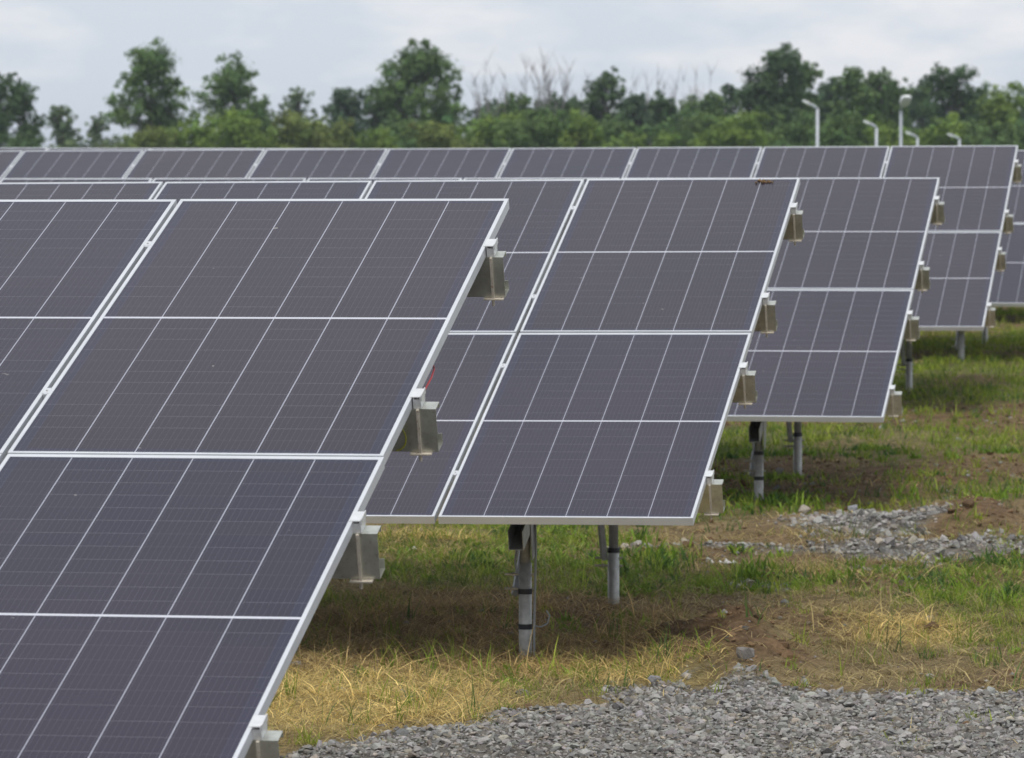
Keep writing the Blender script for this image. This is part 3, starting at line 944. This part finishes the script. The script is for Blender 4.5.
def tree(name, px, top, width, D, kind, label, cat='tree', group=None, seed=0, dens=1.0, lobes=None, low=0.28, clump=1.0):
    """px/top/width in photo pixels; the tree itself stands at distance D with its real size"""
    r = np.random.default_rng(seed + 1000 + int(px*7))
    x, y, zt = at(px, top, D)
    zg = float(base_h(D)); Hh = zt - zg
    Wr = width/2*D/F_PX*1.22
    root = empty(name, (x, y, zg))
    tag(root, label, cat, group)
    # limbs
    m = MB()
    lean = r.normal()*0.012
    trunk = [(0, 0, -0.3), (lean*Hh*0.3, 0, Hh*0.3), (lean*Hh*0.5, 0, Hh*0.55), (lean*Hh, 0, Hh*0.9)]
    tr = 0.016*Hh + 0.04
    m.tube(trunk, [tr*1.3, tr, tr*0.7, tr*0.15], 8)
    cs, rs = [], []
    z0 = Hh*low
    nl = int(np.clip(clump*1.9*2*Wr*(Hh-z0)/(math.pi*(0.34*Wr)**2), 12, 46))
    for i in range(nl*3):
        if len(cs) >= nl: break
        t_ = (len(cs) + 0.5)/nl
        zz = z0 + (Hh - z0)*(0.06 + 0.86*t_)
        # envelope: widest a bit below the middle
        env = max(0.02, 1 - (abs(t_ - 0.45)/0.62)**2.6)**(1/2.4)
        ang = r.uniform(0, 2*math.pi)
        cr_ = Wr*r.uniform(0.27, 0.42)
        rad = max(0, Wr*env*r.uniform(0.45, 1.0) - cr_*0.7)
        cz = min(zz, Hh - cr_*0.8)
        cs.append(np.array([math.cos(ang)*rad + lean*zz, math.sin(ang)*rad*0.8, cz])); rs.append(cr_)
    for c, cr_ in zip(cs, rs):
        zb = max(Hh*0.15, c[2] - np.hypot(c[0], c[1])*0.9 - cr_*0.5)
        st = Vector((lean*zb, 0, zb)); e = Vector(c)
        mid_ = st.lerp(e, 0.5) + Vector((0, 0, 0.05*Hh*r.uniform(0, 1)))
        m.tube([st, mid_, e, e + (e-st)*0.12], [tr*0.38, tr*0.24, tr*0.12, tr*0.05], 5)
    m.build('trunk', M['bark'], root, smooth=True)
    # sub-clumps on each lobe make the uneven outline
    C2, R2 = [], []
    for c, cr_ in zip(cs, rs):
        C2.append(c); R2.append(cr_*0.9)
        for _ in range(7):
            d = r.normal(size=3); d /= np.linalg.norm(d); d[2] = d[2]*0.8 + 0.1
            C2.append(c + d*cr_*r.uniform(0.75, 1.3)); R2.append(cr_*r.uniform(0.20, 0.52))
    size = 0.125*D/300
    R2 = np.array(R2)
    per = np.clip(dens*4.2*(R2/size)**2, 12, 900)
    V, Fc, Cc = leaf_cloud(C2, R2, per, size, np.array(GREENS[kind]), r)
    V[:, 2] = np.clip(V[:, 2], 0.05, None)
    np_mesh('crown', V, Fc, M['leaf'], Cc, parent=root)
    return root

def bush(px, top, width, D, kind, label, seed=0, dens=1.0):
    return tree('bush', px, top, width, D, kind, label, 'bush', 'bushes along the foot of the wood', seed, dens, low=0.16, clump=1.0)

def bare_tree(px, top, D, label, seed, lean=0.0):
    r = np.random.default_rng(seed)
    x, y, zt = at(px, top, D); zg = float(base_h(D)); Hh = zt - zg
    root = empty('bare_tree', (x, y, zg)); tag(root, label, 'tree', 'leafless trees over the bushes')
    m = MB()
    m.tube([(0, 0, -0.2), Vector((lean*Hh*0.15, 0, Hh*0.28))], [0.16, 0.12], 6)
    for k in range(9):
        l2 = lean + (0 if k == 0 else r.uniform(-0.22, 0.22)); hk = Hh*(1 if k == 0 else r.uniform(0.72, 0.95))
        pts = [Vector((lean*Hh*0.15, 0, Hh*0.26))]
        dy = r.uniform(-0.1, 0.1)
        for q in (0.45, 0.65, 0.85, 1.0):
            pts.append(Vector((lean*Hh*0.15 + l2*hk*(q-0.2) + r.normal()*0.05, dy*hk*(q-0.26), hk*q)))
        m.tube(pts, [0.07, 0.045, 0.03, 0.017, 0.007], 5)
        for i in range(12):
            s = r.integers(1, 4); p = pts[s].lerp(pts[s+1], r.random())
            a = r.uniform(0, 2*math.pi); ln = hk*r.uniform(0.05, 0.14)
            e = p + Vector((math.cos(a)*ln*0.45, math.sin(a)*ln*0.4, ln*0.85))
            m.tube([p, e], [0.02, 0.006], 4)
    m.build('trunk', M['bark_pale'], root, smooth=True)

TREES = [
 (705, 96, 70, 345, 'mid', 1.0, 'hazy tree filling the gap left of the tallest right tree'),
 (790, 84, 62, 342, 'mid', 1.0, 'background tree rising behind the bent lamp arm'),
 (826, 86, 60, 340, 'deep', 1.0, 'background tree just right of the tall bent lamp'),
 (872, 80, 60, 345, 'deep', 1.0, 'background tree above the low bent lamp'),
 (906, 82, 60, 340, 'mid', 1.0, 'background tree around the white lamp head'),
 (975, 84, 66, 342, 'deep', 1.0, 'background tree between the dark broad and bright right trees'),
 (590, 100, 66, 340, 'mid', 1.0, 'background tree left of the pointed tree'),
 (548, 102, 66, 345, 'deep', 1.0, 'background tree under the tallest leafless tree'),
 (648, 98, 66, 342, 'mid', 1.0, 'background tree between the pointed and round dark trees'),
 (505, 104, 60, 346, 'mid', 1.0, 'background tree under the left leafless trunks'),
 (262, 96, 40, 345, 'pale', 0.8, 'small pale background tree right of the two pointed tree'),
 (392, 92, 50, 345, 'mid', 1.0, 'background tree half hidden by the big rounded tree'),
 # px, top, width, D, kind, density, label
 (-2, 68, 42, 300, 'deep', 0.8, 'dark leafy tree cut off by the left picture edge'),
 (22, 78, 42, 305, 'deep', 0.9, 'narrow dark tree second from the left picture edge'),
 (64, 100, 34, 330, 'pale', 0.7, 'small round pale tree left of the tall oak like tree'),
 (95, 112, 30, 340, 'pale', 0.3, 'thin see-through sapling just left of the tall left tree'),
 (150, 40, 80, 300, 'mid', 1.0, 'tallest tree of the left side, broad crown with sky gaps'),
 (231, 57, 68, 305, 'mid', 0.95, 'broad tree with a two pointed crown right of the tallest left tree'),
 (297, 83, 40, 320, 'pale', 0.35, 'thinly leaved small tree between two denser ones at left'),
 (343, 82, 46, 310, 'blue', 1.0, 'dark medium tree left of the big rounded central tree'),
 (374, 84, 40, 318, 'deep', 0.9, 'medium tree touching the left side of the big rounded central tree'),
 (426, 39, 94, 300, 'mid', 1.15, 'big rounded tree standing highest left of the picture centre'),
 (520, 92, 60, 315, 'mid', 1.0, 'low tree under the leafless trees at centre'),
 (486, 98, 40, 320, 'blue', 0.8, 'small tree just right of the big rounded central tree'),
 (565, 92, 50, 320, 'deep', 1.0, 'low dark tree under the right leafless trunks'),
 (608, 68, 46, 305, 'deep', 1.1, 'pointed tree right of the leafless trees'),
 (638, 90, 44, 318, 'blue', 1.0, 'medium tree right of the pointed tree'),
 (668, 92, 44, 310, 'deep', 1.1, 'round dark tree between the pointed tree and the tall right tree'),
 (705, 88, 48, 318, 'mid', 1.0, 'medium tree left of the tall right tree'),
 (730, 78, 36, 322, 'blue', 1.0, 'narrow bluish tree touching the tall right tree'),
 (768, 42, 72, 300, 'deep', 1.15, 'tallest tree of the right side, above the left street lamp'),
 (804, 54, 44, 306, 'mid', 1.0, 'tree merging into the right side of the tallest right tree'),
 (832, 74, 40, 314, 'blue', 0.8, 'lower tree behind the bent lamp pole'),
 (852, 60, 46, 304, 'mid', 1.0, 'pointed tree between the two tallest street lamps'),
 (884, 66, 50, 308, 'mid', 1.0, 'tree behind the white headed street lamp'),
 (922, 70, 34, 316, 'blue', 0.9, 'slim dark tree right of the white headed street lamp'),
 (951, 65, 60, 302, 'deep', 1.05, 'dark broad tree of the far right group'),
 (995, 86, 70, 304, 'fresh', 1.1, 'brighter green tree near the right picture edge'),
 (1032, 92, 60, 330, 'blue', 1.0, 'bluish tree cut off by the right picture edge'),
 (-45, 60, 70, 310, 'mid', 1.0, 'tree standing just outside the left picture edge'),
]
for i, (px, tp, wd, D, kd, dn, lb) in enumerate(TREES):
    tree('tree', px, tp, wd, D, kd, lb, group='trees beyond the solar field', seed=i*13, dens=dn, low=0.20 if dn > 0.5 else 0.35, clump=1.0 if dn > 0.5 else 0.7)
BUSHES = [
 (20, 132, 60, 'deep', 'low dark bush at the left picture edge'),
 (66, 141, 40, 'pale', 'lowest pale bush under the small round tree'),
 (112, 136, 50, 'pale', 'low pale bush left under the tallest left tree'),
 (150, 126, 62, 'olive', 'yellowish bush in front of the tallest left tree'),
 (198, 118, 60, 'fresh', 'bright bush between the two broad left trees'),
 (245, 116, 62, 'fresh', 'bright bush in front of the two pointed tree'),
 (288, 112, 56, 'olive', 'olive bush under the thinly leaved small tree'),
 (330, 118, 56, 'olive', 'olive bush left below the dark medium tree'),
 (368, 128, 48, 'fresh', 'low bright bush below the dark medium tree'),
 (402, 116, 60, 'mid', 'green bush left below the big rounded tree'),
 (446, 121, 56, 'olive', 'olive bush right below the big rounded tree'),
 (490, 110, 60, 'fresh', 'bright bush left below the leafless trees'),
 (535, 108, 60, 'mid', 'green bush below the middle of the leafless trees'),
 (578, 112, 52, 'fresh', 'bright bush right below the leafless trees'),
 (614, 118, 50, 'mid', 'green bush below the pointed tree'),
 (652, 131, 50, 'fresh', 'small bright yellow green bush below the round dark tree'),
 (690, 112, 60, 'mid', 'green bush left below the tall right tree'),
 (736, 112, 62, 'fresh', 'bright wide bush below the tall right tree'),
 (790, 116, 62, 'mid', 'green bush left of the bent lamp pole'),
 (838, 112, 56, 'mid', 'green bush right of the bent lamp pole'),
 (880, 120, 46, 'fresh', 'bright bush left of the white headed lamp'),
 (912, 128, 40, 'mid', 'green bush right of the white headed lamp'),
 (946, 116, 44, 'fresh', 'bright round bush in front of the dark broad tree'),
 (984, 122, 56, 'mid', 'green bush near the right picture edge'),
 (1026, 126, 60, 'mid', 'green bush cut off by the right picture edge'),
]
for i, (px, tp, wd, kd, lb) in enumerate(BUSHES):
    bush(px, tp, wd*1.35, 262 + (i*37) % 26, kd, lb, seed=500 + i*11, dens=1.1)
BARE = [(483, 64, .02, 'leafless grey tree nearest the big rounded tree'), (506, 70, -.01, 'second leafless tree from the left, thin and straight'),
        (524, 62, .01, 'leafless tree with upright twigs, third from the left'), (541, 60, .02, 'tall leafless tree in the middle of its group'),
        (549, 56, -.03, 'tallest leafless tree, leaning slightly left'), (562, 68, -.05, 'leafless tree leaning left beside the tallest one'),
        (576, 62, -.06, 'leafless tree at the right end of its group, leaning left'), (592, 74, .02, 'thin leafless tree just left of the pointed tree'),
        (640, 70, .05, 'faint leafless tree right of the pointed tree'), (661, 64, -.02, 'thin leafless tree above the round dark tree'),
        (692, 72, .03, 'faint leafless tree left of the tall right tree'), (702, 68, .06, 'leafless tree leaning right near the tall right tree')]
for i, (px, tp, ln, lb) in enumerate(BARE):
    bare_tree(px, tp, 312 + i*2, lb, 900 + i, ln)

# ------------------------------------------------------------------ street lamps
def lamp(px, top, arm_dx, arm_dy, D, label, facing=False):
    x, y, zt = at(px, top, D); zg = float(base_h(D))
    root = empty('street_lamp', (x, y, zg)); tag(root, label, 'street lamp', 'street lamps beyond the arrays')
    k = D/F_PX; h = zt - zg
    bend = h + arm_dy*k*(-1)
    po = MB().tube([(0, 0, -0.2), (0, 0, bend*0.5), (0, 0, bend)], [0.052, 0.046, 0.040], 12).build('pole', M['lamp'], root, smooth=True)
    if not facing:
        ax = arm_dx*k
        MB().tube([(0, 0, bend - 0.01), (ax*0.35, 0.0, bend + (h-bend)*0.42), (ax*0.55, 0, bend + (h-bend)*0.6)], [0.045, 0.042, 0.04], 10).build('arm', M['lamp'], root, smooth=True)
        hd = MB()
        a, b = Vector((ax*0.45, 0, bend + (h-bend)*0.52)), Vector((ax, 0, h))
        u = (b-a).normalized(); w_ = Vector((0, 1, 0)); n_ = u.cross(w_)
        v = []
        for p, wd, tk in ((a, 0.07, 0.035), (a.lerp(b, .4), 0.12, 0.045), (a.lerp(b, .9), 0.11, 0.03), (b, 0.06, 0.02)):
            for sw, st in ((-1, -1), (1, -1), (1, 1), (-1, 1)):
                v.append(tuple(p + w_*wd*sw + n_*tk*st))
        hd.v = v
        for i in range(3):
            for j in range(4):
                j2 = (j+1) % 4
                hd.f.append((4*i+j, 4*i+j2, 4*i+4+j2, 4*i+4+j))
        hd.f += [(3, 2, 1, 0), (12, 13, 14, 15)]
        hd.build('lamp_head', M['lamp_w'], root, bevel=0.01)
    else:
        MB().tube([(0, 0, bend - 0.01), (0.03, -0.25, bend + 0.12), (0.05, -0.4, bend + 0.2)], [0.045, 0.042, 0.04], 10).build('arm', M['lamp'], root, smooth=True)
        hd = MB(); v = []
        for t_, wd, tk in ((0, .08, .05), (.35, .14, .06), (.8, .14, .05), (1, .08, .03)):
            p = Vector((0.05 + 0.06*t_, -0.30 - 0.35*t_, bend + 0.12 + 0.26*t_))
            for sw, st in ((-1, -1), (1, -1), (1, 1), (-1, 1)):
                v.append((p.x + wd*sw, p.y + tk*st*0.7, p.z + tk*st))
        hd.v = v
        for i in range(3):
            for j in range(4):
                j2 = (j+1) % 4
                hd.f.append((4*i+j, 4*i+j2, 4*i+4+j2, 4*i+4+j))
        hd.f += [(3, 2, 1, 0), (12, 13, 14, 15)]
        hd.build('lamp_head', M['lamp_w'], root, bevel=0.015)
lamp(817.5, 100.5, -15, 8, 130, 'tallest bent street lamp with its arm to the left, left of the others')
lamp(876.5, 121, -13, 6.5, 135, 'low bent street lamp second from left, just left of the white headed one')
lamp(901, 98, 0, 12, 130, 'street lamp with a big white head turned towards the camera', True)
lamp(917.5, 132, -12, 5.5, 150, 'small bent street lamp directly right of the white headed one')
lamp(959.5, 134, -12, 5, 155, 'smallest bent street lamp, rightmost of the five')
print('objects', len(bpy.data.objects))

# ------------------------------------------------------------------ haze: a closed box of thin even air round everything
hz = MB().box(-7100, 7100, -100, 8600, -33, 16).build('haze', M['frame'])
hm = bpy.data.materials.new('haze'); hm.use_nodes = True
ht = hm.node_tree; ht.nodes.clear()
ho = ht.nodes.new('ShaderNodeOutputMaterial'); hv = ht.nodes.new('ShaderNodeVolumePrincipled')
hv.inputs['Color'].default_value = (0.84, 0.90, 1.0, 1)
hv.inputs['Density'].default_value = 0.00022
hv.inputs['Anisotropy'].default_value = 0.2
ht.links.new(hv.outputs[0], ho.inputs['Volume'])
hz.data.materials.clear(); hz.data.materials.append(hm)
tag(hz, kind='stuff', label='thin pale haze in the air before the distant trees')
